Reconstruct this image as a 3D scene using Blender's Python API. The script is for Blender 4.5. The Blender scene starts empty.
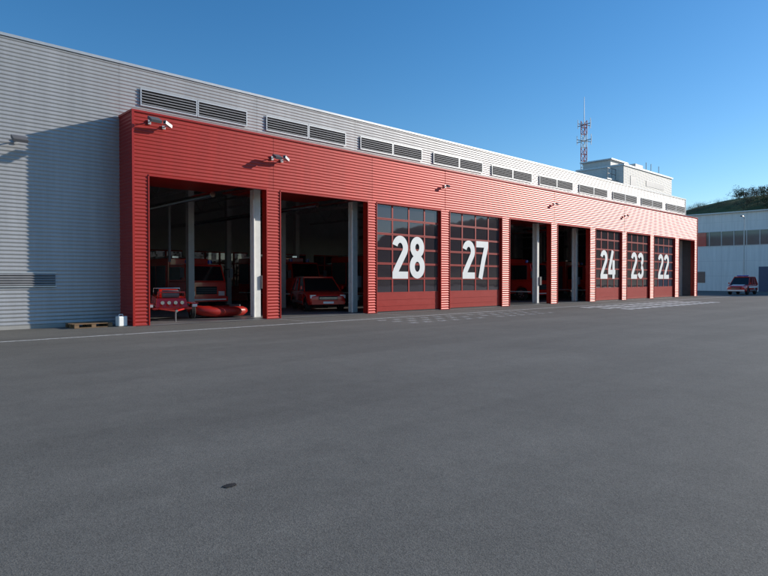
import bpy, bmesh, math, random
from mathutils import Vector, Matrix, noise
random.seed(7)
S=bpy.context.scene
S.view_settings.view_transform='Standard'; S.view_settings.look='None'; S.view_settings.exposure=0

# ------------------------------------------------------------ helpers
class MB:
    def __init__(s): s.v=[];s.f=[];s.m=[];s.mats=[];s.sm=[]
    def mi(s,mat):
        if mat not in s.mats: s.mats.append(mat)
        return s.mats.index(mat)
    def add(s,vs,fs,mat,smooth=False):
        b=len(s.v); s.v+= [tuple(p) for p in vs]; k=s.mi(mat)
        for f in fs: s.f.append(tuple(b+i for i in f)); s.m.append(k); s.sm.append(smooth)
    def box(s,x0,x1,y0,y1,z0,z1,mat,M=None):
        vs=[(x0,y0,z0),(x1,y0,z0),(x1,y1,z0),(x0,y1,z0),(x0,y0,z1),(x1,y0,z1),(x1,y1,z1),(x0,y1,z1)]
        if M: vs=[M@Vector(p) for p in vs]
        s.add(vs,[(0,3,2,1),(4,5,6,7),(0,1,5,4),(1,2,6,5),(2,3,7,6),(3,0,4,7)],mat)
    def hexa(s,vs,mat):
        s.add(vs,[(0,3,2,1),(4,5,6,7),(0,1,5,4),(1,2,6,5),(2,3,7,6),(3,0,4,7)],mat)
    def cyl(s,p0,p1,r0,mat,r1=None,n=12,smooth=True,caps=True):
        p0=Vector(p0);p1=Vector(p1); r1=r0 if r1 is None else r1
        d=(p1-p0).normalized(); a=d.orthogonal().normalized(); b=d.cross(a)
        vs=[];
        for i in range(n):
            t=2*math.pi*i/n; o=a*math.cos(t)+b*math.sin(t)
            vs.append(p0+o*r0); vs.append(p1+o*r1)
        fs=[(2*i,2*((i+1)%n),2*((i+1)%n)+1,2*i+1) for i in range(n)]
        s.add(vs,fs,mat,smooth)
        if caps:
            s.add([vs[2*i] for i in range(n)],[tuple(reversed(range(n)))],mat)
            s.add([vs[2*i+1] for i in range(n)],[tuple(range(n))],mat)
    def tube(s,pts,r,mat,n=10):
        rr=r if isinstance(r,(list,tuple)) else [r]*len(pts)
        pts=[Vector(p) for p in pts]; rings=[]
        up=Vector((0,0,1))
        for i,p in enumerate(pts):
            d=(pts[min(i+1,len(pts)-1)]-pts[max(i-1,0)]).normalized()
            a=d.cross(up)
            a = a.normalized() if a.length>1e-4 else Vector((1,0,0))
            b=a.cross(d)
            rings.append([p+(a*math.cos(2*math.pi*k/n)+b*math.sin(2*math.pi*k/n))*rr[i] for k in range(n)])
        s.loft(rings,mat)
    def loft(s,rings,mat,smooth=True):
        n=len(rings[0]); vs=[p for r in rings for p in r]; fs=[]
        for i in range(len(rings)-1):
            for k in range(n):
                fs.append((i*n+k,i*n+(k+1)%n,(i+1)*n+(k+1)%n,(i+1)*n+k))
        fs.append(tuple(reversed(range(n)))); fs.append(tuple(range((len(rings)-1)*n,len(rings)*n)))
        s.add(vs,fs,mat,smooth)
    def build(s,name,parent=None,bevel=0,fixn=False,autos=False):
        me=bpy.data.meshes.new(name); me.from_pydata(s.v,[],s.f)
        for m in s.mats: me.materials.append(m)
        me.polygons.foreach_set('material_index',s.m); me.polygons.foreach_set('use_smooth',s.sm)
        if fixn:
            bm=bmesh.new(); bm.from_mesh(me); bmesh.ops.recalc_face_normals(bm,faces=bm.faces); bm.to_mesh(me); bm.free()
        me.update()
        o=bpy.data.objects.new(name,me); S.collection.objects.link(o)
        if parent: o.parent=parent
        if bevel:
            b=o.modifiers.new('b','BEVEL'); b.width=bevel; b.segments=2; b.limit_method='ANGLE'; b.angle_limit=math.radians(35)
        return o
def empty(name,loc=(0,0,0),rz=0):
    o=bpy.data.objects.new(name,None); S.collection.objects.link(o); o.location=loc; o.rotation_euler=(0,0,rz); o.empty_display_size=.3
    return o

def nodes(name):
    m=bpy.data.materials.new(name); m.use_nodes=True; nt=m.node_tree
    return m,nt,nt.nodes['Principled BSDF']
def N(nt,t,**k):
    n=nt.nodes.new(t)
    for a,b in k.items():
        if a in n.inputs: n.inputs[a].default_value=b
        else: setattr(n,a,b)
    return n
def mat(name,col,rough=.6,metal=0,spec=.5,var=.12,scale=3,bump=0,bscale=80,coat=0,dirt=None,stretch=None):
    m,nt,p=nodes(name); L=nt.links
    tc=N(nt,'ShaderNodeTexCoord'); src=tc.outputs['Object']
    if stretch:
        mp=N(nt,'ShaderNodeMapping'); mp.inputs['Scale'].default_value=stretch; L.new(src,mp.inputs[0]); src=mp.outputs[0]
    nz=N(nt,'ShaderNodeTexNoise',Scale=scale,Detail=6.0,Roughness=.6); L.new(src,nz.inputs['Vector'])
    mr=N(nt,'ShaderNodeMapRange'); mr.inputs[1].default_value=.25; mr.inputs[2].default_value=.75
    mr.inputs[3].default_value=1-var; mr.inputs[4].default_value=1+var; L.new(nz.outputs['Fac'],mr.inputs[0])
    mx=N(nt,'ShaderNodeVectorMath',operation='SCALE'); mx.inputs[0].default_value=col; L.new(mr.outputs[0],mx.inputs['Scale'])
    L.new(mx.outputs[0],p.inputs['Base Color'])
    mr2=N(nt,'ShaderNodeMapRange'); mr2.inputs[3].default_value=max(0.02,rough*.85); mr2.inputs[4].default_value=min(1,rough*1.15); L.new(nz.outputs['Fac'],mr2.inputs[0]); L.new(mr2.outputs[0],p.inputs['Roughness'])
    p.inputs['Metallic'].default_value=metal; p.inputs['Specular IOR Level'].default_value=spec
    p.inputs['Coat Weight'].default_value=coat
    if bump:
        n2=N(nt,'ShaderNodeTexNoise',Scale=bscale,Detail=3.0); L.new(src,n2.inputs['Vector'])
        b=N(nt,'ShaderNodeBump',Strength=bump,Distance=.01); L.new(n2.outputs['Fac'],b.inputs['Height']); L.new(b.outputs[0],p.inputs['Normal'])
    return m

# cladding : per-sheet tone variation along X + vertical dirt streaks
def clad(name,col,rough,metal,spec,sheet=5.3,off=0.0,pv=.06,coat=0):
    m,nt,p=nodes(name); L=nt.links
    g=N(nt,'ShaderNodeNewGeometry'); sx=N(nt,'ShaderNodeSeparateXYZ'); L.new(g.outputs['Position'],sx.inputs[0])
    a=N(nt,'ShaderNodeMath',operation='SUBTRACT'); L.new(sx.outputs[0],a.inputs[0]); a.inputs[1].default_value=off
    d=N(nt,'ShaderNodeMath',operation='DIVIDE'); L.new(a.outputs[0],d.inputs[0]); d.inputs[1].default_value=sheet
    fl=N(nt,'ShaderNodeMath',operation='FLOOR'); L.new(d.outputs[0],fl.inputs[0])
    wn=N(nt,'ShaderNodeTexWhiteNoise',noise_dimensions='1D'); L.new(fl.outputs[0],wn.inputs['W'])
    mr=N(nt,'ShaderNodeMapRange'); mr.inputs[3].default_value=1-pv; mr.inputs[4].default_value=1+pv; L.new(wn.outputs['Value'],mr.inputs[0])
    mp=N(nt,'ShaderNodeMapping'); mp.inputs['Scale'].default_value=(3,3,.25); L.new(g.outputs['Position'],mp.inputs[0])
    nz=N(nt,'ShaderNodeTexNoise',Scale=1.0,Detail=6.0,Roughness=.65); L.new(mp.outputs[0],nz.inputs['Vector'])
    m2=N(nt,'ShaderNodeMapRange'); m2.inputs[1].default_value=.3; m2.inputs[2].default_value=.7; m2.inputs[3].default_value=.88; m2.inputs[4].default_value=1.06; L.new(nz.outputs['Fac'],m2.inputs[0])
    mu=N(nt,'ShaderNodeMath',operation='MULTIPLY'); L.new(mr.outputs[0],mu.inputs[0]); L.new(m2.outputs[0],mu.inputs[1])
    mx=N(nt,'ShaderNodeVectorMath',operation='SCALE'); mx.inputs[0].default_value=col; L.new(mu.outputs[0],mx.inputs['Scale'])
    L.new(mx.outputs[0],p.inputs['Base Color'])
    p.inputs['Roughness'].default_value=rough; p.inputs['Metallic'].default_value=metal; p.inputs['Specular IOR Level'].default_value=spec
    p.inputs['Coat Weight'].default_value=coat; p.inputs['Coat Roughness'].default_value=.45
    return m

def glass(name,tint,rough=.03):
    m,nt,p=nodes(name); L=nt.links; nt.nodes.remove(p); out=nt.nodes['Material Output']
    tr=N(nt,'ShaderNodeBsdfTransparent'); tr.inputs[0].default_value=(*tint,1)
    gl=N(nt,'ShaderNodeBsdfGlossy'); gl.inputs['Roughness'].default_value=rough; gl.inputs[0].default_value=(.9,.92,1,1)
    tc=N(nt,'ShaderNodeTexCoord'); nz=N(nt,'ShaderNodeTexNoise',Scale=.7,Detail=2.0); L.new(tc.outputs['Object'],nz.inputs['Vector'])
    bp=N(nt,'ShaderNodeBump',Strength=.25,Distance=.02); L.new(nz.outputs['Fac'],bp.inputs['Height'])
    L.new(bp.outputs[0],gl.inputs['Normal'])
    df=N(nt,'ShaderNodeBsdfDiffuse'); df.inputs[0].default_value=(.25,.20,.24,1)
    m0=N(nt,'ShaderNodeMixShader'); m0.inputs[0].default_value=.16; L.new(tr.outputs[0],m0.inputs[1]); L.new(df.outputs[0],m0.inputs[2])
    fr=N(nt,'ShaderNodeFresnel',IOR=1.75)
    mx=N(nt,'ShaderNodeMixShader'); L.new(fr.outputs[0],mx.inputs[0]); L.new(m0.outputs[0],mx.inputs[1]); L.new(gl.outputs[0],mx.inputs[2]); L.new(mx.outputs[0],out.inputs[0])
    return m

RED=(.40,.016,.009)
M_red=clad('red_cladding',(.44,.018,.009),.46,.25,.5,5.3,18.75,.06,coat=.35)
M_grey=clad('grey_cladding',(.44,.44,.445),.45,.35,.5,6.1,0,.035,coat=.2)
M_redtrim=mat('red_trim',RED,.35,.1,.5,.06)
M_greytrim=mat('grey_trim',(.5,.51,.52),.4,.4,.5,.06)
M_dark=mat('dark_void',(.012,.012,.013),.9,0,.2)
M_slat=mat('louvre_slat',(.26,.26,.27),.5,.3)
M_frame=mat('door_frame_red',(.36,.016,.010),.4,0,.4,.08)
M_glass=glass('door_glass',(.24,.22,.25))
M_white=mat('white_paint',(.82,.82,.80),.5,0,.4,.04)
M_col=mat('column_paint',(.78,.78,.75),.5,0,.4,.1)
M_steel=mat('steel_dark',(.16,.16,.17),.5,.4)
M_truss=mat('roof_steelwork',(.42,.42,.42),.55,.1)
M_inwall=mat('interior_wall',(.42,.42,.41),.8,0,.3,.12,1)
M_infloor=mat('interior_floor',(.16,.16,.155),.45,0,.5,.25,.8)
M_black=mat('rubber',(.02,.02,.02),.8,0,.3)
M_vred=mat('vehicle_red',(.55,.018,.012),.25,0,.5,.04,2,coat=.6)
M_vglass=mat('vehicle_glass',(.012,.014,.016),.06,0,.7,.1)
M_chrome=mat('chrome',(.6,.6,.62),.2,1)
M_lamp=mat('headlamp_glass',(.7,.72,.75),.1,.3,.8)
M_blue=mat('blue_beacon',(.01,.06,.5),.15,0,.7)
M_plastic=mat('grey_plastic',(.12,.12,.13),.55)
M_wood=mat('pallet_wood',(.22,.14,.08),.8,0,.3,.3,8,stretch=(1,6,6))
M_bwhite=clad('pale_cladding',(.66,.63,.58),.55,.0,.4,3.0,0,.03)
M_conc=mat('concrete',(.36,.35,.33),.85,0,.3,.15,1.5)

# ------------------------------------------------------------ corrugation
PITCH=.125
def prof(z):
    s=math.sin(2*math.pi*z/PITCH); return max(-1,min(1,s*1.5))
def zs(z0,z1,n=8):
    st=PITCH/n; k0=math.ceil((z0+1e-5)/st); L=[z0]
    z=k0*st
    while z<z1-1e-5: L.append(z); z+=st
    L.append(z1); return L
def corr(mb,axis,a0,a1,z0,z1,plane,sgn,m,amp=.0125,wob=0):
    Z=zs(z0,z1); vs=[];fs=[]
    for z in Z:
        o=plane+sgn*(amp+amp*prof(z))
        if axis=='x': vs+=[(a0,o,z),(a1,o+wob,z)]
        else: vs+=[(o,a0,z),(o,a1,z)]
    flip=(axis=='x' and sgn>0) or (axis=='y' and sgn<0)
    for i in range(len(Z)-1):
        q=(2*i,2*i+1,2*i+3,2*i+2); fs.append(tuple(reversed(q)) if flip else q)
    mb.add(vs,fs,m,True)

# ------------------------------------------------------------ fire station
FY=20.57; GY=21.8; ZT=7.285; ZG=9.2; ZD=5.18; X0=7.8; X1=60.2
st=empty('fire_station')
bays=[(8.33,13.04),(13.70,18.47),(19.04,23.59),(24.31,28.99),(29.78,34.35),(35.18,39.51),(40.36,44.5),(45.36,49.6),(50.42,54.86),(55.77,59.5)]
opened=[0,1,4,5,9]
r=MB(); RA=.009
seams=[X0]+[ (bays[i][1]+bays[i+1][0])/2 for i in range(9)]+[X1]
for i in range(10):
    a,b=seams[i],seams[i+1]
    corr(r,'x',a+.006,b-.006,ZD,ZT,FY-.0,-1,M_red,RA,wob=[0,0,.01,-.012,.008,-.006,.012,-.01,.006,0][i])
edges=[X0]+[v for b in bays for v in b]+[X1]
for i in range(0,len(edges),2):
    corr(r,'x',edges[i],edges[i+1],0,ZD-.002,FY,-1,M_red,RA)
corr(r,'y',FY,GY,0,ZT,X0,-1,M_red,RA)
corr(r,'y',FY,GY,0,ZT,X1,1,M_red,RA)
r.build('red_cladding',st)
t=MB()
t.box(X0-.05,X1+.05,FY-.05,GY-.04,ZT,ZT+.07,M_redtrim)
t.box(X0-.045,X0+.03,FY-.045,FY+.03,0,ZT-.002,M_redtrim)
t.box(X1-.03,X1+.045,FY-.045,FY+.03,0,ZT-.002,M_redtrim)
t.box(X0+.04,X1-.04,FY+.04,FY+.30,ZD,ZT-.02,M_redtrim)
for i in range(0,len(edges),2):
    a,b=edges[i],edges[i+1]
    if i==0: a+=.04
    if i==len(edges)-2: b-=.04
    t.box(a,b,FY+.004+.02,FY+.30,0,ZD-.004,M_redtrim)
    if i>0: t.box(a-.012,a+.03,FY-.037,FY+.003,0,ZD-.03,M_redtrim)
    t.box(b-.03,b+.012,FY-.037,FY+.003,0,ZD-.03,M_redtrim)
for (a,b) in bays:
    t.box(a-.01,b+.01,FY-.04,FY+.003,ZD-.028,ZD+.03,M_redtrim)
t.build('red_trim',st)
g=MB()
xs=[-60,-48,-36,-24,-12,-2.0,X0]
for a,b in zip(xs,xs[1:]): corr(g,'x',a+.003,b-.003,0.12,ZG,GY,-1,M_grey)
xs=[X0]+seams[1:-1]+[60.6]
for a,b in zip(xs,xs[1:]): corr(g,'x',a+.003,b-.003,ZT-.05,ZG,GY,-1,M_grey)
corr(g,'y',GY,40,0,ZG,60.6,1,M_grey)
g.build('grey_cladding',st)
h=MB()
h.box(-60,60.68,GY-.06,GY+.22,ZG,ZG+.09,M_greytrim)
h.box(60.56,60.66,GY-.05,GY+.02,0,ZG-.001,M_greytrim)
h.box(-60,X0-.05,GY-.03,GY+.1,0,.118,M_conc)
h.box(-60,X0-.01,GY+.01,GY+.2,.12,ZG-.01,M_inwall)
h.box(X0,60.5,GY+.01,GY+.2,ZT-.1,ZG-.01,M_inwall)
h.box(-60,60.5,GY+.22,40,8.75,8.9,M_inwall)
h.box(-60,60.5,39.8,40,3.6,8.75,M_inwall)
h.box(-60,8.4,39.8,40,0,3.6,M_inwall)
for (a,b) in bays:
    h.box(a,b,39.8,40,0,1.0,M_frame)
for i in range(len(bays)):
    a=bays[i][1]; b=bays[i+1][0] if i<9 else 60.5
    h.box(a,b,39.8,40,0,3.6,M_inwall)
h.box(7.3,7.6,GY+.2,39.8,0,8.74,M_inwall)
h.box(60.3,60.55,GY+.2,39.8,0,8.74,M_steel)
h.box(X1-.3,60.5,FY+.31,GY+.2,0,ZT-.1,M_steel)
h.build('structure',st)
bw=MB()
for (a,b) in bays:
    bw.box(a,b,39.88,39.9,1.0,3.6,M_glass)
    for k in range(1,4):
        xx=a+(b-a)*k/4; bw.box(xx-.05,xx+.05,39.82,39.94,1.0,3.6,M_frame)
    for z in (1.0,1.85,2.7,3.5): bw.box(a,b,39.84,39.92,z,z+.09,M_frame)
bw.build('rear_doors',st)
lv=MB()
for k in range(10):
    a=8.55+5.27*k
    for (u,w) in ((a,a+2.12),(a+2.2,a+4.3)):
        if w>60.4: continue
        lv.box(u,w,GY-.043,GY-.036,7.90,8.45,M_dark)
        for (p,q,zz,zw) in ((u-.03,w+.03,7.86,7.91),(u-.03,w+.03,8.44,8.49)): lv.box(p,q,GY-.075,GY-.034,zz,zw,M_greytrim)
        lv.box(u-.03,u+.015,GY-.073,GY-.034,7.91,8.44,M_greytrim); lv.box(w-.015,w+.03,GY-.073,GY-.034,7.91,8.44,M_greytrim)
        for j in range(5):
            z=7.95+j*.1
            lv.hexa([(u+.015,GY-.085,z-.02),(w-.015,GY-.085,z-.02),(w-.015,GY-.05,z+.02),(u+.015,GY-.05,z+.02),(u+.015,GY-.085,z-.008),(w-.015,GY-.085,z-.008),(w-.015,GY-.05,z+.032),(u+.015,GY-.05,z+.032)],M_slat)
for (u,w) in ((1.4,5.7),(-4,-.2)):
    lv.box(u,w,GY-.043,GY-.036,1.38,1.78,M_dark)
    lv.box(u-.03,w+.03,GY-.07,GY-.034,1.34,1.38,M_greytrim); lv.box(u-.03,w+.03,GY-.07,GY-.034,1.78,1.82,M_greytrim)
    for j in range(5):
        z=1.42+j*.08
        lv.hexa([(u,GY-.085,z-.02),(w,GY-.085,z-.02),(w,GY-.05,z+.02),(u,GY-.05,z+.02),(u,GY-.085,z),(w,GY-.085,z),(w,GY-.05,z+.04),(u,GY-.05,z+.04)],M_slat)
lv.build('ventilation_louvres',st)
d=MB(); gl=MB()
DY=FY+.10
def secdoor(a,b):
    z0=.03; zb=.92; nr=6; hz=(ZD-zb)/nr
    d.box(a,b,DY,DY+.05,z0+.03,zb,M_frame)
    for z in (.3,.6): d.box(a,b,DY-.012,DY-.0,z,z+.03,M_frame)
    d.box(a,b,DY-.01,DY+.06,0.0,z0+.03,M_black)
    gl.box(a+.02,b-.02,DY+.02,DY+.03,zb,ZD,M_glass)
    for i in range(nr+1):
        z=zb+i*hz; zz0=z-.05; zz1=z+.05
        if i==0: zz0=zb
        if i==nr: zz1=ZD
        d.box(a,b,DY-.004,DY+.045,zz0,zz1,M_frame)
        if 0<i<nr: d.box(a,b,DY-.009,DY-.005,z-.006,z+.006,M_black)
    for k in range(5):
        x=a+(b-a)*k/4; w=.09 if k in(0,4) else .045
        x0=max(a,x-w); x1=min(b,x+w)
        for i in range(nr): d.box(x0,x1,DY-.002,DY+.04,(zb+i*hz+.05),(zb+(i+1)*hz-.05),M_frame)
nums={2:'28',3:'27',6:'24',7:'23',8:'22'}
for i,(a,b) in enumerate(bays):
    if i not in opened: secdoor(a,b)
d.build('door_panels',st); gl.build('door_glazing',st)
# bold condensed numerals, built as mitred strokes in a unit cell (w .5 , h 1)
def arc(cx,cy,rx,ry,a0,a1,n=18):
    return [(cx+rx*math.cos(math.radians(a0+(a1-a0)*k/n)),cy+ry*math.sin(math.radians(a0+(a1-a0)*k/n))) for k in range(n+1)]
T=.165; hT=T/2
GLY={
 '2':[(arc(.25,.72,.25-hT,.28-hT,165,-30)+[(.12,.19),(.09,.09)],False),([(.01,hT),(.5,hT)],False)],
 '8':[(arc(.25,.745,.23-hT,.255-hT,0,360,28)[:-1],True),(arc(.25,.285,.25-hT,.285-hT,0,360,28)[:-1],True)],
 '7':[([(.0,1-hT),(.5,1-hT)],False),([(.42,.86),(.30,.5),(.17,0)],False)],
 '4':[([(.33,1.0),(.085,.33),(.075,.235)],False),([(.0,.235),(.52,.235)],False),([(.385,.66),(.385,0)],False)],
 '3':[(arc(.24,.74,.25-hT,.26-hT,160,-75),False),(arc(.24,.28,.26-hT,.28-hT,75,-160),False)],
}
def ribbon(mb,pts,closed,tx,y,m):
    n=len(pts); vs=[];P=[Vector(p) for p in pts]
    for i in range(n):
        a=P[(i-1)%n] if (closed or i>0) else P[i]; b=P[(i+1)%n] if (closed or i<n-1) else P[i]
        tdir=(b-a).normalized(); nn=Vector((-tdir.y,tdir.x))
        for s in (-1,1):
            q=P[i]+nn*hT*s; X,Z=tx(q); vs.append((X,y,Z))
    fs=[(2*i,2*i+1,(2*i+3)%(2*n),(2*i+2)%(2*n)) for i in range(n if closed else n-1)]
    mb.add(vs,fs,m)
for i,sn in nums.items():
    a,b=bays[i]; mb=MB(); cx=(a+b)/2
    for k,ch in enumerate(sn):
        xo=cx-1.17+k*1.22
        tx=lambda q,xo=xo:(xo+q.x*2.2, 1.62+q.y*2.1)
        for j,(pts,cl) in enumerate(GLY[ch]): ribbon(mb,pts,cl,tx,DY-.012-.0025*j,M_white)
    mb.build('door_number',st)
ic=MB()
for i in range(11):
    x=seams[i] if 0<i<10 else (8.05 if i==0 else 59.9)
    ic.box(x-.15,x+.15,GY-.02,GY+.0,0,ZT-.12,M_col); ic.box(x-.15,x+.15,GY+.28,GY+.30,0,ZT-.12,M_col) ; ic.box(x-.012,x+.012,GY,GY+.28,0,ZT-.12,M_col)
    for y in (28,34):
        ic.box(x-.15,x+.15,y-.15,y+.15,0,8.7,M_truss)
    if 0<i<10:
        ic.box(x-.06,x+.06,GY+.3,39.8,6.0,6.14,M_truss); ic.box(x-.06,x+.06,GY+.3,39.8,7.4,7.54,M_truss)
        y=GY+.4;s2=0
        while y<38.5:
            ic.cyl((x,y,6.1 if s2 else 7.45),(x,y+1.4,7.45 if s2 else 6.1),.035,M_truss,n=6); y+=1.4; s2^=1
        ic.box(x+.16,x+.34,GY-.1,GY+.1,1.2,1.75,M_plastic)
        ic.cyl((x-.2,GY-.06,0),(x-.2,GY-.06,4.9),.05,M_col)
for y in (25,28,31,34,37): ic.box(7.7,60.2,y-.05,y+.05,7.55,7.7,M_truss)
for i in opened:
    a,b=bays[i]
    for k in range(6):
        y=FY+.5+k*.72; ic.box(a,b,y,y+.66,5.45+.02*k,5.5+.02*k,M_frame)
    ic.box(a+.02,a+.1,FY+.31,GY+5,5.25,5.33,M_chrome); ic.box(b-.1,b-.02,FY+.31,GY+5,5.25,5.33,M_chrome)
    # exhaust extraction hose and duct
    xm=(a+b)/2
    ic.cyl((xm+1.2,GY+1,5.1),(xm+1.2,39,5.1),.12,M_chrome,n=10)
    ic.cyl((xm+1.2,27,5.0),(xm+1.2,27,2.4),.07,M_plastic,n=8)
ic.box(9.0,10.4,39.5,39.8,0,2.3,M_col)
for x in (9,14.5,20,31,37): 
    ic.box(x,x+1.3,39.0,39.5,0,1.9,M_plastic)
ic.box(7.7,12.6,33,39.7,3.0,3.25,M_col); ic.box(7.62,12.6,32.9,33,3.25,4.3,M_col)
ic.box(10.1,10.5,32.6,33,0,7.2,M_inwall)
ic.box(8.5,9.6,32.95,33.02,.02,2.1,M_white); ic.box(10.6,11.8,32.97,33.04,.9,2.1,M_white); ic.box(7.62,12.5,33.05,33.2,0,3.0,M_col)
ic.build('hall_interior',st)
fl=MB(); fl.box(7.6,60.3,FY+.02,39.8,-.1,.012,M_infloor); fl.build('hall_floor',st)
tb=MB()
TX0,TX1,TY0,TY1,TZ=50.0,60.4,23.0,27.3,11.3
corr(tb,'x',TX0,TX1,8.8,TZ,TY0,-1,M_bwhite,.008); corr(tb,'y',TY0,TY1,8.8,TZ,TX0,-1,M_bwhite,.008)
corr(tb,'y',TY0,TY1,8.8,TZ,TX1,1,M_bwhite,.008); corr(tb,'x',TX0,TX1,8.8,TZ,TY1,1,M_bwhite,.008)
tb.box(TX0-.1,TX1+.1,TY0-.1,TY1+.1,TZ,TZ+.14,M_greytrim)
tb.box(TX0+.5,TX0+3.4,TY0+1.4,TY1-.3,TZ+.14,TZ+.75,M_bwhite)
tb.box(TX0+.3,TX0+3.6,TY0+1.2,TY1-.1,TZ+.75,TZ+.85,M_greytrim)
tb.box(54.6,56.2,24,25.6,TZ+.14,TZ+.9,M_bwhite); tb.box(57.8,59.2,24.2,25.2,TZ+.14,TZ+.6,M_bwhite)
tb.box(51.3,52.4,TY0-.035,TY0-.028,9.4,10.6,M_slat); tb.box(54.5,58.5,TY0-.035,TY0-.028,10.0,10.5,M_slat)
for x in (56.9,58.0,59.8): tb.cyl((x,24.0,TZ+.14),(x,24.0,TZ+1.3),.03,M_steel,n=6)
tb.box(48.2,TX0-.05,23.6,26.6,8.9,10.0,M_bwhite); tb.box(48.1,TX0-.06,23.5,26.7,10.0,10.1,M_greytrim)
for x in (48.3,49.1,49.8):
    tb.cyl((x,23.6,10.1),(x,23.6,11.0),.025,M_steel,n=6)
tb.box(48.28,49.85,23.58,23.62,10.95,11.0,M_steel); tb.box(48.28,49.85,23.58,23.62,10.5,10.54,M_steel)
tb.build('service_tower',st)

# antenna mast
am=MB(); ax,ay=52.1,27.75; R=.30
M_mw=mat('mast_white',(.75,.75,.73),.5); M_mr=mat('mast_red',(.45,.05,.04),.5)
legs=[(math.cos(a)*R,math.sin(a)*R) for a in (0.4,0.4+2.094,0.4+4.189)]
zz=8.9; seg=.62; k=0
while zz<15.9:
    mm=M_mr if (k//2)%2 else M_mw
    for j in range(3):
        p=legs[j];q=legs[(j+1)%3]
        am.cyl((ax+p[0],ay+p[1],zz),(ax+p[0],ay+p[1],zz+seg),.04,mm,n=6)
        am.cyl((ax+p[0],ay+p[1],zz),(ax+q[0],ay+q[1],zz+seg),.025,mm,n=5)
        am.cyl((ax+p[0],ay+p[1],zz),(ax+q[0],ay+q[1],zz),.025,mm,n=5)
    zz+=seg;k+=1
am.cyl((ax,ay,zz-.3),(ax,ay,18.6),.04,M_mw,r1=.02,n=6)
for z,w in ((16.0,.75),(14.5,.85)):
    am.cyl((ax-w,ay+w*.3,z),(ax+w,ay-w*.3,z),.035,M_steel,n=6); am.cyl((ax-w*.3,ay-w,z),(ax+w*.3,ay+w,z),.035,M_steel,n=6)
    for s in (-1,1):
        am.cyl((ax+s*w,ay-s*w*.3,z-.25),(ax+s*w,ay-s*w*.3,z+.35+.4*(s>0)),.03,M_mw,n=6)
        am.cyl((ax+s*w*.3,ay+s*w,z-.2),(ax+s*w*.3,ay+s*w,z+.3),.03,M_mw,n=6)
am.build('antenna_mast')

# street lamp near the office
lp=MB(); lx,ly=80.0,22.1
lp.cyl((lx,ly,0),(lx,ly,.25),.16,M_conc,n=12); lp.cyl((lx,ly,.2),(lx,ly,8.8),.09,M_greytrim,r1=.05,n=10)
lp.tube([(lx,ly,8.75),(lx-.3,ly-.05,8.95),(lx-.9,ly-.1,9.0)],.035,M_greytrim,8)
lp.hexa([(lx-1.5,ly-.24,8.92),(lx-.85,ly-.22,8.95),(lx-.85,ly+.02,8.95),(lx-1.5,ly+.04,8.92),(lx-1.45,ly-.2,9.04),(lx-.85,ly-.18,9.07),(lx-.85,ly-.02,9.07),(lx-1.45,ly,9.04)],M_plastic)
lp.build('street_lamp')

def floodlight(x,y,z,s=1.0,rz=0):
    e=empty('wall_floodlight',(x,y,z),rz); b=MB()
    b.box(-.05,.05,-.03,0,-.08,.08,M_greytrim); b.cyl((0,-.02,0),(0,-.35*s,.02),.02,M_greytrim,n=8)
    b.build('bracket',e)
    b=MB()
    M=Matrix.Translation((0,-.42*s,.0))@Matrix.Rotation(.5,4,'X')
    b.box(-.17*s,.17*s,-.16*s,.16*s,-.05,.05,M_plastic,M); b.box(-.14*s,.14*s,-.13*s,.13*s,-.062,-.051,M_vglass,M)
    b.build('lamp_head',e,bevel=.012)
floodlight(8.35,FY-.03,7.0,1.1); floodlight(4.6,GY-.03,5.95,1.2)
for x in (13.3,23.9,34.7,45.0): floodlight(x,FY-.03,6.45,.9 if x<14 else .5)
def cctv(x,y,z):
    e=empty('security_camera',(x,y,z)); b=MB()
    b.box(-.06,.06,-.03,0,-.06,.06,M_greytrim); b.cyl((0,0,0),(0,-.25,.0),.022,M_greytrim,n=8)
    M=Matrix.Translation((0.02,-.3,.05))@Matrix.Rotation(.5,4,'Z')@Matrix.Rotation(.25,4,'Y')
    b.box(-.17,.17,-.06,.06,-.05,.05,M_greytrim,M); b.box(-.2,.16,-.07,.07,.052,.06,M_greytrim,M); b.box(-.178,-.171,-.04,.04,-.03,.03,M_black,M)
    b.build('camera_body',e,bevel=.006)
cctv(13.75,FY-.03,6.4); cctv(8.85,FY-.03,6.9)

# ------------------------------------------------------------ vehicles
def apply_bool(o,cutters):
    for c in cutters:
        m=o.modifiers.new('c','BOOLEAN'); m.operation='DIFFERENCE'; m.object=c; m.solver='EXACT'
    bpy.context.view_layer.update()
    dg=bpy.context.evaluated_depsgraph_get(); me=bpy.data.meshes.new_from_object(o.evaluated_get(dg))
    o.modifiers.clear(); o.data=me
    for c in cutters: bpy.data.objects.remove(c)
def wheel(e,x,y,r,w,s):
    b=MB()
    n=24; pr=[(r*.62,0),(r*.9,0),(r,w*.15),(r,w*.85),(r*.9,w),(r*.62,w)]
    vs=[];fs=[]
    for i in range(n):
        t=2*math.pi*i/n
        for (rr,yy) in pr: vs.append((x+rr*math.cos(t),y-s*w+s*yy,r+rr*math.sin(t)))
    m=len(pr)
    for i in range(n):
        for j in range(m-1): fs.append((i*m+j,i*m+j+1,((i+1)%n)*m+j+1,((i+1)%n)*m+j))
    b.add(vs,fs,M_black,False)
    b.cyl((x,y-s*w*.9,r),(x,y-s*.04,r),r*.64,M_chrome,n=24)
    b.cyl((x,y-s*.045,r),(x,y-s*.01,r),r*.2,M_plastic,n=12)
    for k in range(5):
        t=2*math.pi*k/5
        b.cyl((x+r*.4*math.cos(t),y-s*.036,r+r*.4*math.sin(t)),(x+r*.4*math.cos(t),y-s*.034,r+r*.4*math.sin(t)),r*.12,M_black,n=8)
    b.build('wheel',e,fixn=True)
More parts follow.
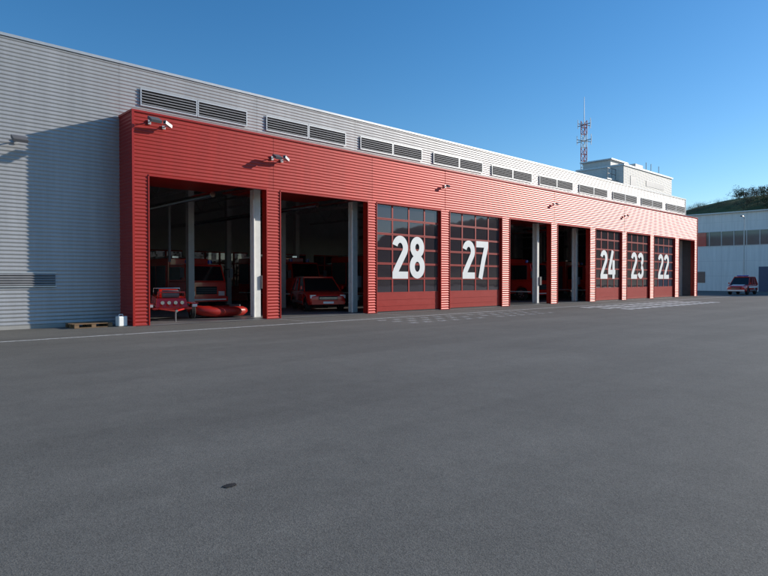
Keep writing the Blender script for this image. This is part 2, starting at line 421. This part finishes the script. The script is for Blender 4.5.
def suv(name,loc,rz,L=4.5,W=1.85,H=1.8,bar=True,white=False,zsc=1):
    e=empty(name,loc,rz); h=L/2; w=W/2
    st_=[(-h,.50,.95,w*.86),(-h+.12,.36,1.02,w*.96),(-h+.8,.30,1.04,w),(0,.28,1.03,w),(h-1.35,.28,1.03,w),(h-.75,.30,.99,w*.985),(h-.28,.32,.92,w*.95),(h-.06,.36,.82,w*.88),(h,.42,.74,w*.80)]
    rings=[]
    for x,zb,zt,ww in st_:
        zm=(zb+zt)/2
        pts=[(-ww*.92,zb),(-ww,zb+.1),(-ww*1.0,zm),(-ww*.985,zt-.13),(-ww*.93,zt-.03),(-ww*.7,zt),(ww*.7,zt),(ww*.93,zt-.03),(ww*.985,zt-.13),(ww,zm),(ww,zb+.1),(ww*.92,zb)]
        rings.append([Vector((x,y,z)) for y,z in pts])
    b=MB(); b.loft(rings,M_vred,False); body=b.build('body',e,fixn=True)
    wr=.37; xf=h-.88; xr=-h+.85; cut=[]
    for xx in (xf,xr):
        for s in (-1,1):
            c=MB(); c.cyl((xx,s*(w-.30),wr),(xx,s*(w+.2),wr),wr+.07,M_black,n=28,smooth=False); cut.append(c.build('cut',None,fixn=True))
            cut[-1].parent=e
    apply_bool(body,cut)
    bv=body.modifiers.new('b','BEVEL'); bv.width=.018; bv.segments=2; bv.limit_method='ANGLE'; bv.angle_limit=math.radians(28)
    for p in body.data.polygons: p.use_smooth=True
    for xx in (xf,xr):
        for s in (-1,1): wheel(e,xx,s*(w-.03),wr,.24,s)
    zb=1.0; zt=H-.07
    A=[(h-1.10,w*.93),( h-2.05,w*.76)]
    Rb=(-h+.12,w*.93); Rt=(-h+.50,w*.76)
    b=MB()
    b.hexa([(Rb[0],-Rb[1],zb),(A[0][0],-A[0][1],zb),(A[0][0],A[0][1],zb),(Rb[0],Rb[1],zb),(Rt[0],-Rt[1],zt),(A[1][0],-A[1][1],zt),(A[1][0],A[1][1],zt),(Rt[0],Rt[1],zt)],M_vglass)
    b.build('windows',e)
    b=MB()
    b.box(Rt[0]-.06,A[1][0]+.06,-w*.78,w*.78,zt-.02,H,M_vred)
    b.build('roof',e,bevel=.03)
    b=MB()
    def pil(p,q,r=.035): b.cyl(p,q,r,M_vred,n=6)
    for s in (-1,1):
        pil((A[0][0],s*A[0][1],zb),(A[1][0],s*A[1][1],zt)); pil((Rb[0],s*Rb[1],zb),(Rt[0],s*Rt[1],zt),.06)
        for fr in (.42,.72):
            xx0=A[0][0]+(Rb[0]-A[0][0])*fr; xx1=A[1][0]+(Rt[0]-A[1][0])*fr-.05
            pil((xx0,s*(w*.935),zb),(xx1,s*w*.765,zt),.04)
        b.box(A[0][0]-.25,A[0][0]-.08,s*(w+.02)-.09*(s<0),s*(w+.02)+.09*(s>0),1.08,1.24,M_vred)
        b.box(-h+.9,h-1.3,s*(w+.004)-.01,s*(w+.004)+.01,.38,.5,M_plastic)
        if white: b.box(-h+.5,h-1.0,s*(w+.0)-.006,s*(w+.0)+.006,.70,.86,M_white)
        b.box(h-.22,h-.03,s*w*.74-.14,s*w*.74+.14,.66,.82,M_lamp)
        b.box(h-.12,h+.03,s*w*.6-.08,s*w*.6+.08,.42,.5,M_lamp)
    b.box(h-.1,h+.04,-w*.46,w*.46,.58,.76,M_black)
    for z in (.62,.68): b.box(h+.041,h+.05,-w*.44,w*.44,z,z+.02,M_chrome)
    b.box(h-.1,h+.07,-w*.82,w*.82,.36,.52,M_white if white else M_vred); b.box(h+.071,h+.078,-.26,.26,.40,.50,M_white)
    if white:
        b.hexa([(h-1.05,-w*.6,1.0),(h-.3,-w*.55,.91),(h-.3,w*.55,.91),(h-1.05,w*.6,1.0),(h-1.05,-w*.6,1.035),(h-.3,-w*.55,.945),(h-.3,w*.55,.945),(h-1.05,w*.6,1.035)],M_white)
    if bar:
        b.box(h-2.45,h-2.2,-w*.55,w*.55,H+.03,H+.13,M_blue); b.box(h-2.44,h-2.21,-.15,.15,H+.02,H+.14,M_white); b.box(h-2.4,h-2.25,-w*.5,w*.5,H,H+.03,M_plastic)
    b.build('details',e)
    return e
def truck(name,loc,rz,L=6.5,W=2.35,H=3.0):
    e=empty(name,loc,rz); h=L/2; w=W/2
    b=MB()
    b.hexa([(h-2.0,-w,.5),(h,-w*.97,.5),(h,w*.97,.5),(h-2.0,w,.5),(h-2.0,-w,1.45),(h-.02,-w*.97,1.45),(h-.02,w*.97,1.45),(h-2.0,w,1.45)],M_vred)
    b.hexa([(h-2.0,-w,1.452),(h-.02,-w*.97,1.452),(h-.02,w*.97,1.452),(h-2.0,w,1.452),(h-2.0,-w*.95,H-.35),(h-.35,-w*.9,H-.35),(h-.35,w*.9,H-.35),(h-2.0,w*.95,H-.35)],M_vred)
    cab=b.build('cab',e)
    b=MB(); b.box(-h,h-2.05,-w,w,.55,H,M_vred); box=b.build('equipment_body',e)
    wr=.48; xf=h-1.05; xr=-h+1.6
    for ob,xx in ((cab,xf),(box,xr)):
        cut=[]
        for s in (-1,1):
            c=MB(); c.cyl((xx,s*(w-.4),wr),(xx,s*(w+.2),wr),wr+.1,M_black,n=28,smooth=False); cut.append(c.build('cut',None,fixn=True)); cut[-1].parent=e
        apply_bool(ob,cut)
        bv=ob.modifiers.new('b','BEVEL'); bv.width=.05; bv.segments=2; bv.limit_method='ANGLE'; bv.angle_limit=math.radians(40)
    for xx in (xf,xr):
        for s in (-1,1): wheel(e,xx,s*(w-.02),wr,.3,s)
    b=MB()
    z0,z1=1.5,H-.45
    def fx(z): return h-.02-.33*(z-1.452)/(H-.35-1.452)
    b.hexa([(fx(z0)-.03,-w*.86,z0),(fx(z0)+.012,-w*.86,z0),(fx(z0)+.012,w*.86,z0),(fx(z0)-.03,w*.86,z0),(fx(z1)-.03,-w*.82,z1),(fx(z1)+.012,-w*.82,z1),(fx(z1)+.012,w*.82,z1),(fx(z1)-.03,w*.82,z1)],M_vglass)
    for s in (-1,1):
        y=s*(w*.985)
        b.box(h-1.85,h-.55,y-.03,y+.03,1.55,z1-.05,M_vglass)
        b.box(h-1.9,h-1.88,s*(w+.004)-.004,s*(w+.004)+.004,.7,z1,M_black)
        for k in range(3):
            xa=-h+.15+k*(L-2.4)/3; b.box(xa,xa+(L-2.4)/3-.12,s*(w+.012)-.012,s*(w+.012)+.012,(1.25 if k==0 else .75),H-.4,M_steel)
        b.box(-h+.1,h-.2,s*(w+.01)-.006,s*(w+.01)+.006,.62,.7,M_white)
        b.box(h-.12,h+.05,s*w*.72-.16,s*w*.72+.16,.72,.95,M_lamp)
        b.cyl((h-.25,s*w,2.1),(h+.05,s*(w+.2),2.1),.02,M_black,n=6); b.box(h-.02,h+.08,s*(w+.22)-.1,s*(w+.22)+.1,1.65,2.15,M_plastic)
        b.cyl((h-.9,s*w*.55,H-.3),(h-.9,s*w*.55,H-.12),.11,M_blue,n=12)
    b.box(h-.1,h+.12,-w,w,.42,.68,M_vred); b.box(h+.121,h+.126,-w*.9,w*.9,.5,.56,M_white); b.box(h-.02,h+.01,-w*.5,w*.5,.8,1.2,M_black)
    for z in (.88,.98,1.08): b.box(h+.011,h+.02,-w*.48,w*.48,z,z+.02,M_steel)
    b.box(-h+.3,h-2.3,-w*.7,-w*.4,H+.02,H+.12,M_chrome); b.box(-h+.3,h-2.3,w*.4,w*.7,H+.02,H+.12,M_chrome)
    b.build('fittings',e)
rt=lambda dx,dy: math.atan2(dy,dx)
suv('parked_car',(69.8,19.4,0.004),rt(-1,-.02),4.5,1.85,1.85,white=True)
suv('fire_service_car',(18.9,25.0,.012),rt(-.40,-.91),4.7,2.0,1.72,bar=False)
truck('fire_engine',(14.6,31.8,.012),rt(0,-1),6.2,2.3,2.7)
truck('fire_engine',(22.5,34.0,.012),rt(0,-1))
truck('fire_engine',(38.9,27.5,.012),rt(0,-1),7,2.4,3.1)
truck('fire_engine',(33.9,31.0,.012),rt(0,-1),7,2.4,3.1)
truck('fire_engine',(27.0,29.0,.012),rt(0,-1),7,2.4,3.1)
truck('fire_engine',(48.0,28.0,.012),rt(0,-1),7,2.4,3.1)

# pump trailer
e=empty('fire_pump_trailer',(10.0,22.7,.012),rt(-.25,-1)); b=MB()
b.box(-.9,.6,-.72,.72,.42,.50,M_vred)
b.hexa([(-.85,-.6,.5),(.45,-.6,.5),(.45,.6,.5),(-.85,.6,.5),(-.8,-.55,.95),(.3,-.55,.85),(.3,.55,.85),(-.8,.55,.95)],M_vred)
b.box(-.95,.62,-.96,-.7,.62,.67,M_vred); b.box(-.95,.62,.7,.96,.62,.67,M_vred)
b.build('body',e,bevel=.02); b=MB()
b.cyl((.6,-.5,.46),(1.3,0,.40),.035,M_vred); b.cyl((.6,.5,.46),(1.3,0,.40),.035,M_vred); b.cyl((1.15,0,.42),(1.15,0,.0),.03,M_steel)
b.cyl((1.25,0,.40),(1.42,0,.40),.05,M_chrome)
b.cyl((.1,-.3,1.0),(.1,.3,1.0),.16,M_plastic,n=16); b.cyl((-.4,-.35,1.0),(-.4,.35,1.0),.2,M_vred,n=18)
b.tube([(-.7,-.5,.95),(-.7,-.5,1.22),(-.7,.5,1.22),(-.7,.5,.95)],.025,M_chrome,8); b.tube([(.3,-.5,.85),(.3,-.5,1.08),(.3,.5,1.08),(.3,.5,.85)],.025,M_vred,8)
for k in range(4): b.cyl((.45,-.36+.24*k,.68),(.54,-.36+.24*k,.68),.07,M_chrome,n=12)
b.box(.63,.66,-.9,-.72,.52,.62,M_lamp); b.box(.63,.66,.72,.9,.52,.62,M_lamp)
b.build('pump_and_drawbar',e)
for s in (-1,1): wheel(e,-.15,s*.96,.31,.18,s)
e=empty('rescue_boat',(12.1,22.95,.012),rt(-1,-.12)); b=MB()
pts=[];rr=[]
for (x,y,z,q) in ((-1.15,.5,.26,.10),(-.95,.5,.24,.2),(-.3,.5,.24,.21),(.4,.48,.25,.21),(.85,.34,.3,.2),(1.1,.13,.36,.18),(1.15,0,.38,.18),(1.1,-.13,.36,.18),(.85,-.34,.3,.2),(.4,-.48,.25,.21),(-.3,-.5,.24,.21),(-.95,-.5,.24,.2),(-1.15,-.5,.26,.10)):
    pts.append((x,y,z)); rr.append(q)
b.tube(pts,rr,M_frame,14); b.build('inflatable_tube',e,fixn=True); b=MB()
b.box(-.95,.8,-.35,.35,.08,.14,M_plastic); b.box(-.98,-.93,-.34,.34,.1,.5,M_plastic); b.box(-.2,.05,-.36,.36,.34,.38,M_plastic)
b.build('floor_and_transom',e)

def pallet(x,y,z,rz=0):
    e=empty('wooden_pallet',(x,y,z),rz); b=MB()
    for k in range(3):
        yy=-.36+k*.36; b.box(-.6,.6,yy-.05,yy+.05,.0,.02,M_wood)
        for xx in (-.53,0,.53): b.box(xx-.07,xx+.07,yy-.05,yy+.05,.021,.10,M_wood)
    for xx in (-.53,0,.53): b.box(xx-.07,xx+.07,-.4,.4,.101,.12,M_wood)
    for k in range(5):
        yy=-.36+k*.18; b.box(-.6,.6,yy-.055,yy+.055,.121,.14,M_wood)
    b.build('boards',e)
pallet(6.55,21.15,.006,.05)
e=empty('plastic_jerrycan',(7.45,20.75,.006),.2); b=MB(); b.box(-.16,.16,-.11,.11,0,.34,M_white); b.build('body',e,bevel=.03); b=MB(); b.tube([(-.1,0,.33),(-.08,0,.40),(.04,0,.40),(.06,0,.33)],.015,M_white,8); b.cyl((.11,0,.33),(.11,0,.38),.03,M_redtrim); b.build('handle_and_cap',e)

# ------------------------------------------------------------ background building (office)
of=empty('office_building'); b=MB()
BX=88.0
M_bwin=mat('office_window',(.03,.05,.07),.08,0,.8,.3,.5); M_ofw=clad('office_panel',(.86,.83,.79),.6,0,.3,3.0,0,.02)
M_blued=mat('blue_door',(.05,.09,.16),.4)
b.box(BX,BX+18,6,48,0.0,6.05,M_ofw); b.box(BX+.05,BX+18,6.05,47.95,6.05,7.95,M_bwin); b.box(BX,BX+18,6,48,7.95,10.35,M_ofw)
b.box(BX-.35,BX+18.3,5.7,48.3,10.35,10.5,M_greytrim)
b.build('walls',of); b=MB()
y=6
while y<48:
    b.box(BX-.03,BX+.06,y-.04,y+.04,6.05,7.95,M_greytrim); y+=1.5
b.box(BX-.05,BX+.06,28.9,33.4,6.05,7.9,M_vred)
b.box(BX-.06,BX-.002,6,48,5.98,6.06,M_greytrim); b.box(BX-.06,BX-.002,6,48,7.94,8.02,M_greytrim)
y=6
while y<48:
    b.box(BX-.008,BX-.002,y-.015,y+.015,0,5.98,M_greytrim); b.box(BX-.008,BX-.002,y-.015,y+.015,8.02,10.35,M_greytrim); y+=3
for z in (2.0,4.0,9.2): b.box(BX-.007,BX-.003,6,48,z,z+.02,M_greytrim)
b.box(BX-.05,BX-.01,21.2,22.6,0,3.2,M_blued)
b.box(BX-.05,BX-.01,29.0,31.0,1.1,2.6,M_bwin); b.box(BX-.05,BX-.01,34,38,1.1,2.6,M_bwin)
b.box(BX-.04,BX-.01,12,18,0,3.6,M_redtrim)
b.build('windows_and_doors',of)

# ------------------------------------------------------------ ground
def ground_mat():
    m,nt,p=nodes('asphalt'); L=nt.links
    g=N(nt,'ShaderNodeNewGeometry'); P=g.outputs['Position']
    big=N(nt,'ShaderNodeTexNoise',Scale=.22,Detail=6.0,Roughness=.65); L.new(P,big.inputs['Vector'])
    mid=N(nt,'ShaderNodeTexNoise',Scale=3.0,Detail=5.0,Roughness=.7); L.new(P,mid.inputs['Vector'])
    vo=N(nt,'ShaderNodeTexVoronoi',Scale=130.0); L.new(P,vo.inputs['Vector'])
    mp=N(nt,'ShaderNodeMapping'); mp.inputs['Scale'].default_value=(.05,.9,1); L.new(P,mp.inputs[0])
    stn=N(nt,'ShaderNodeTexNoise',Scale=1.0,Detail=5.0,Distortion=.6); L.new(mp.outputs[0],stn.inputs['Vector'])
    def mr(src,a,b,c=.3,d=.7):
        n=N(nt,'ShaderNodeMapRange'); n.inputs[1].default_value=c;n.inputs[2].default_value=d;n.inputs[3].default_value=a;n.inputs[4].default_value=b; L.new(src,n.inputs[0]); return n.outputs[0]
    def mul(a,b):
        n=N(nt,'ShaderNodeMath',operation='MULTIPLY'); L.new(a,n.inputs[0]); L.new(b,n.inputs[1]); return n.outputs[0]
    sep=N(nt,'ShaderNodeSeparateColor'); L.new(vo.outputs['Color'],sep.inputs[0])
    v=mul(mul(mr(big.outputs['Fac'],.86,1.13),mr(mid.outputs['Fac'],.92,1.08)),mul(mr(sep.outputs[0],.72,1.34,0,1),mr(stn.outputs['Fac'],.90,1.10)))
    mx=N(nt,'ShaderNodeVectorMath',operation='SCALE'); mx.inputs[0].default_value=(.148,.141,.124); L.new(v,mx.inputs['Scale'])
    L.new(mx.outputs[0],p.inputs['Base Color']); p.inputs['Roughness'].default_value=.8; p.inputs['Specular IOR Level'].default_value=.3
    bp=N(nt,'ShaderNodeBump',Strength=.25,Distance=.005); L.new(vo.outputs['Distance'],bp.inputs['Height'])
    bp2=N(nt,'ShaderNodeBump',Strength=.25,Distance=.02); L.new(mid.outputs['Fac'],bp2.inputs['Height']); L.new(bp.outputs[0],bp2.inputs['Normal']); L.new(bp2.outputs[0],p.inputs['Normal'])
    return m
M_asph=ground_mat()
M_grass=mat('grass',(.06,.075,.025),.95,0,.1,.4,.05)
b=MB(); b.add([(-1500,-1500,-.006),(1500,-1500,-.006),(1500,1500,-.006),(-1500,1500,-.006)],[(0,1,2,3)],M_grass); b.build('ground')
b=MB(); b.add([(-70,-60,0),(110,-60,0),(110,GY+30,0),(-70,GY+30,0)],[(0,1,2,3)],M_asph); b.build('asphalt_yard')
def paint_and_patch_mat(name,lo,hi,op,base=.08):
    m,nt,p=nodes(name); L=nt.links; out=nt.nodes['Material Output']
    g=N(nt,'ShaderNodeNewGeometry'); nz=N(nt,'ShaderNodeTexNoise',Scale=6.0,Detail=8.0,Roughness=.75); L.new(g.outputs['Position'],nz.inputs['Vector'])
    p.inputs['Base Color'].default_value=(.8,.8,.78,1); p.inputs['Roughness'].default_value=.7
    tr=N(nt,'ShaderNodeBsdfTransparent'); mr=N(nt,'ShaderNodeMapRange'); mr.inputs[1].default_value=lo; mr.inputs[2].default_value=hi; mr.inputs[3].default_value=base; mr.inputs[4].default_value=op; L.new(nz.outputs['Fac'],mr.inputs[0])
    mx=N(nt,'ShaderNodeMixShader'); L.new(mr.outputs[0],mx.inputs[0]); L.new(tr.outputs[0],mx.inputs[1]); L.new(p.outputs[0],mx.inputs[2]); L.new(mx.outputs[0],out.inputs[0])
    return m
M_paint=paint_and_patch_mat('worn_paint',.34,.56,.85,.2); M_paint_sunpatch=paint_and_patch_mat('faded_paint_and_sun_patch',.42,.62,.55,.06); M_sunpatch=paint_and_patch_mat('reflected_sun_patch',.28,.5,.95,.25)  # last two also colour the reflected sunlight on the asphalt
b=MB()
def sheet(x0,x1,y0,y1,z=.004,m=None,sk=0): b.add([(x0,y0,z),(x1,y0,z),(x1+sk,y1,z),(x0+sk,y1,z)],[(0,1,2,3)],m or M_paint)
sheet(-30,60,17.6,17.76)
for i in range(1,10):
    x=seams[i]; sheet(x-.06,x+.06,17.77,20.2,m=M_paint_sunpatch)
for x0,x1,y0,y1,m,st_ in ((15.5,20.3,14.9,17.4,M_paint_sunpatch,.8),(20.9,25.6,14.9,17.4,M_paint_sunpatch,.8),(31.0,35.4,13.8,17.3,M_sunpatch,1.0),(36.2,40.6,13.8,17.3,M_sunpatch,1.0),(41.4,45.4,13.8,17.3,M_sunpatch,1.0)):  # sunlight thrown back by the door windows, drawn as pale ground patches
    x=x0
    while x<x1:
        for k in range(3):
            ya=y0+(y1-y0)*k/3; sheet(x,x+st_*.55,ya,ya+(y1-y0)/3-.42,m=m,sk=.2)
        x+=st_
b.build('road_marking_and_sun_patches')
b=MB(); b.add([(X0,FY-.35,.005),(X1,FY-.35,.005),(X1,FY-.15,.005),(X0,FY-.15,.005)],[(0,1,2,3)],M_steel); b.build('drain_channel')
M_tar=mat('tar',(.035,.033,.03),.7,0,.3,.3,30)
b=MB(); vs=[]
for k in range(26):
    t=2*math.pi*k/26; q=random.uniform(.75,1.05); vs.append((2.3+.07*q*math.cos(t),4.16+.045*q*math.sin(t),.004+.0))
vs.append((2.3,4.16,.012)); b.add(vs,[(k,(k+1)%26,26) for k in range(26)],M_tar,True); b.build('tar_spot')

# ------------------------------------------------------------ hill & trees
M_hill=mat('hill_scrub',(.12,.115,.045),.95,0,.1,.45,.06)
b=MB(); nx,ny=50,60; vs=[];fs=[]
def hh(x,y):
    d=math.exp(-((x-255)/70)**2)/(1+math.exp((y-106)/7)); return (33.0-max(0,y-60)*.06)*d*(1+.04*noise.noise(Vector((x*.03,y*.03,0))))-0.8
for j in range(ny):
    for i in range(nx):
        x=125+i*6; y=-190+j*6.6; vs.append((x,y,hh(x,y)))
for j in range(ny-1):
    for i in range(nx-1): fs.append((j*nx+i,j*nx+i+1,(j+1)*nx+i+1,(j+1)*nx+i))
b.add(vs,fs,M_hill,True); b.build('hill')
def leafmat(name,c):
    m=mat(name,c,.8,0,.2,.5,.35); return m
M_leaf=leafmat('foliage',(.055,.075,.025)); M_leaf2=leafmat('foliage_brown',(.10,.075,.045)); M_bark=mat('bark',(.09,.07,.05),.9)
def treemass(name,places,leafs,nl=260):
    b=MB()
    for (x,y,z,H,sp) in places:
        m=random.choice(leafs)
        b.cyl((x,y,z-.5),(x+random.uniform(-.3,.3),y,z+H*.6),H*.03,M_bark,r1=H*.012,n=6)
        cl=[(random.gauss(0,sp*.45),random.gauss(0,sp*.45),z+H*random.uniform(.35,.9),sp*random.uniform(.25,.5)) for _ in range(9)]
        for c in cl[:5]: b.cyl((x,y,z+H*.3),(x+c[0],y+c[1],c[2]),H*.012,M_bark,r1=.02,n=5)
        for k in range(nl):
            c=random.choice(cl); v=Vector((random.gauss(0,1),random.gauss(0,1),random.gauss(0,.8))).normalized()*c[3]*random.uniform(.5,1.1)
            p=Vector((x+c[0],y+c[1],c[2]))+v; s=H*random.uniform(.025,.055)
            a=Vector((random.gauss(0,1),random.gauss(0,1),random.gauss(0,1))).normalized(); q=a.orthogonal().normalized()
            b.add([p-a*s,p+q*s*.7,p+a*s,p-q*s*.7],[(0,1,2,3)],m)
    return b.build(name)
pl=[]
for k in range(260):
    x=random.uniform(215,270); y=random.uniform(20,92); H=random.uniform(2.8,4.8) if y<x*.29 else random.uniform(1.2,2.2); pl.append((x,y,hh(x,y)-.3,H,random.uniform(1.8,3.0)))
treemass('hillside_trees',pl,[M_leaf,M_leaf2],200)
pl=[]
for k in range(60):
    x=70+k*3.2+random.uniform(-2,2); y=-95+random.uniform(-8,8); pl.append((x,y,0,random.uniform(3.5,7),random.uniform(3,5)))
treemass('unseen_reflection_trees',pl,[M_leaf,M_leaf2],160)  # out of view, added so the door panes have trees to reflect
pl=[(random.uniform(-10,75),random.uniform(62,80),0,random.uniform(5,7),3.5) for k in range(26)]
treemass('rear_trees',pl,[M_leaf],160)

# ------------------------------------------------------------ light & camera
el=math.radians(20.0); sd=Vector((2.25,-1,0)).normalized()*math.cos(el)+Vector((0,0,math.sin(el)))
sun=bpy.data.lights.new('sun','SUN'); sun.energy=5.0; sun.angle=math.radians(.53); sun.color=(1,.93,.82)
so=bpy.data.objects.new('sun',sun); S.collection.objects.link(so); so.rotation_euler=sd.to_track_quat('Z','Y').to_euler(); so.location=(30,-30,30)
w=bpy.data.worlds.new('World'); S.world=w; w.use_nodes=True; nt=w.node_tree
bg=nt.nodes['Background']; sk=nt.nodes.new('ShaderNodeTexSky'); sk.sky_type='NISHITA'; sk.sun_disc=False; sk.sun_elevation=el; sk.sun_rotation=math.atan2(2.25,-1)
sk.air_density=1.0; sk.dust_density=.2; sk.ozone_density=3.5; sk.altitude=50
hs=nt.nodes.new('ShaderNodeHueSaturation'); hs.inputs['Saturation'].default_value=1.25
nt.links.new(sk.outputs[0],hs.inputs['Color']); nt.links.new(hs.outputs[0],bg.inputs[0]); bg.inputs[1].default_value=.15
cam=bpy.data.cameras.new('camera'); cam.sensor_width=36; cam.lens=28; cam.clip_end=4000; cam.clip_start=.05
co=bpy.data.objects.new('camera',cam); S.collection.objects.link(co); co.location=(0,0,1.6)
co.rotation_euler=(math.radians(90-.86),0,math.radians(-43.5)); S.camera=co
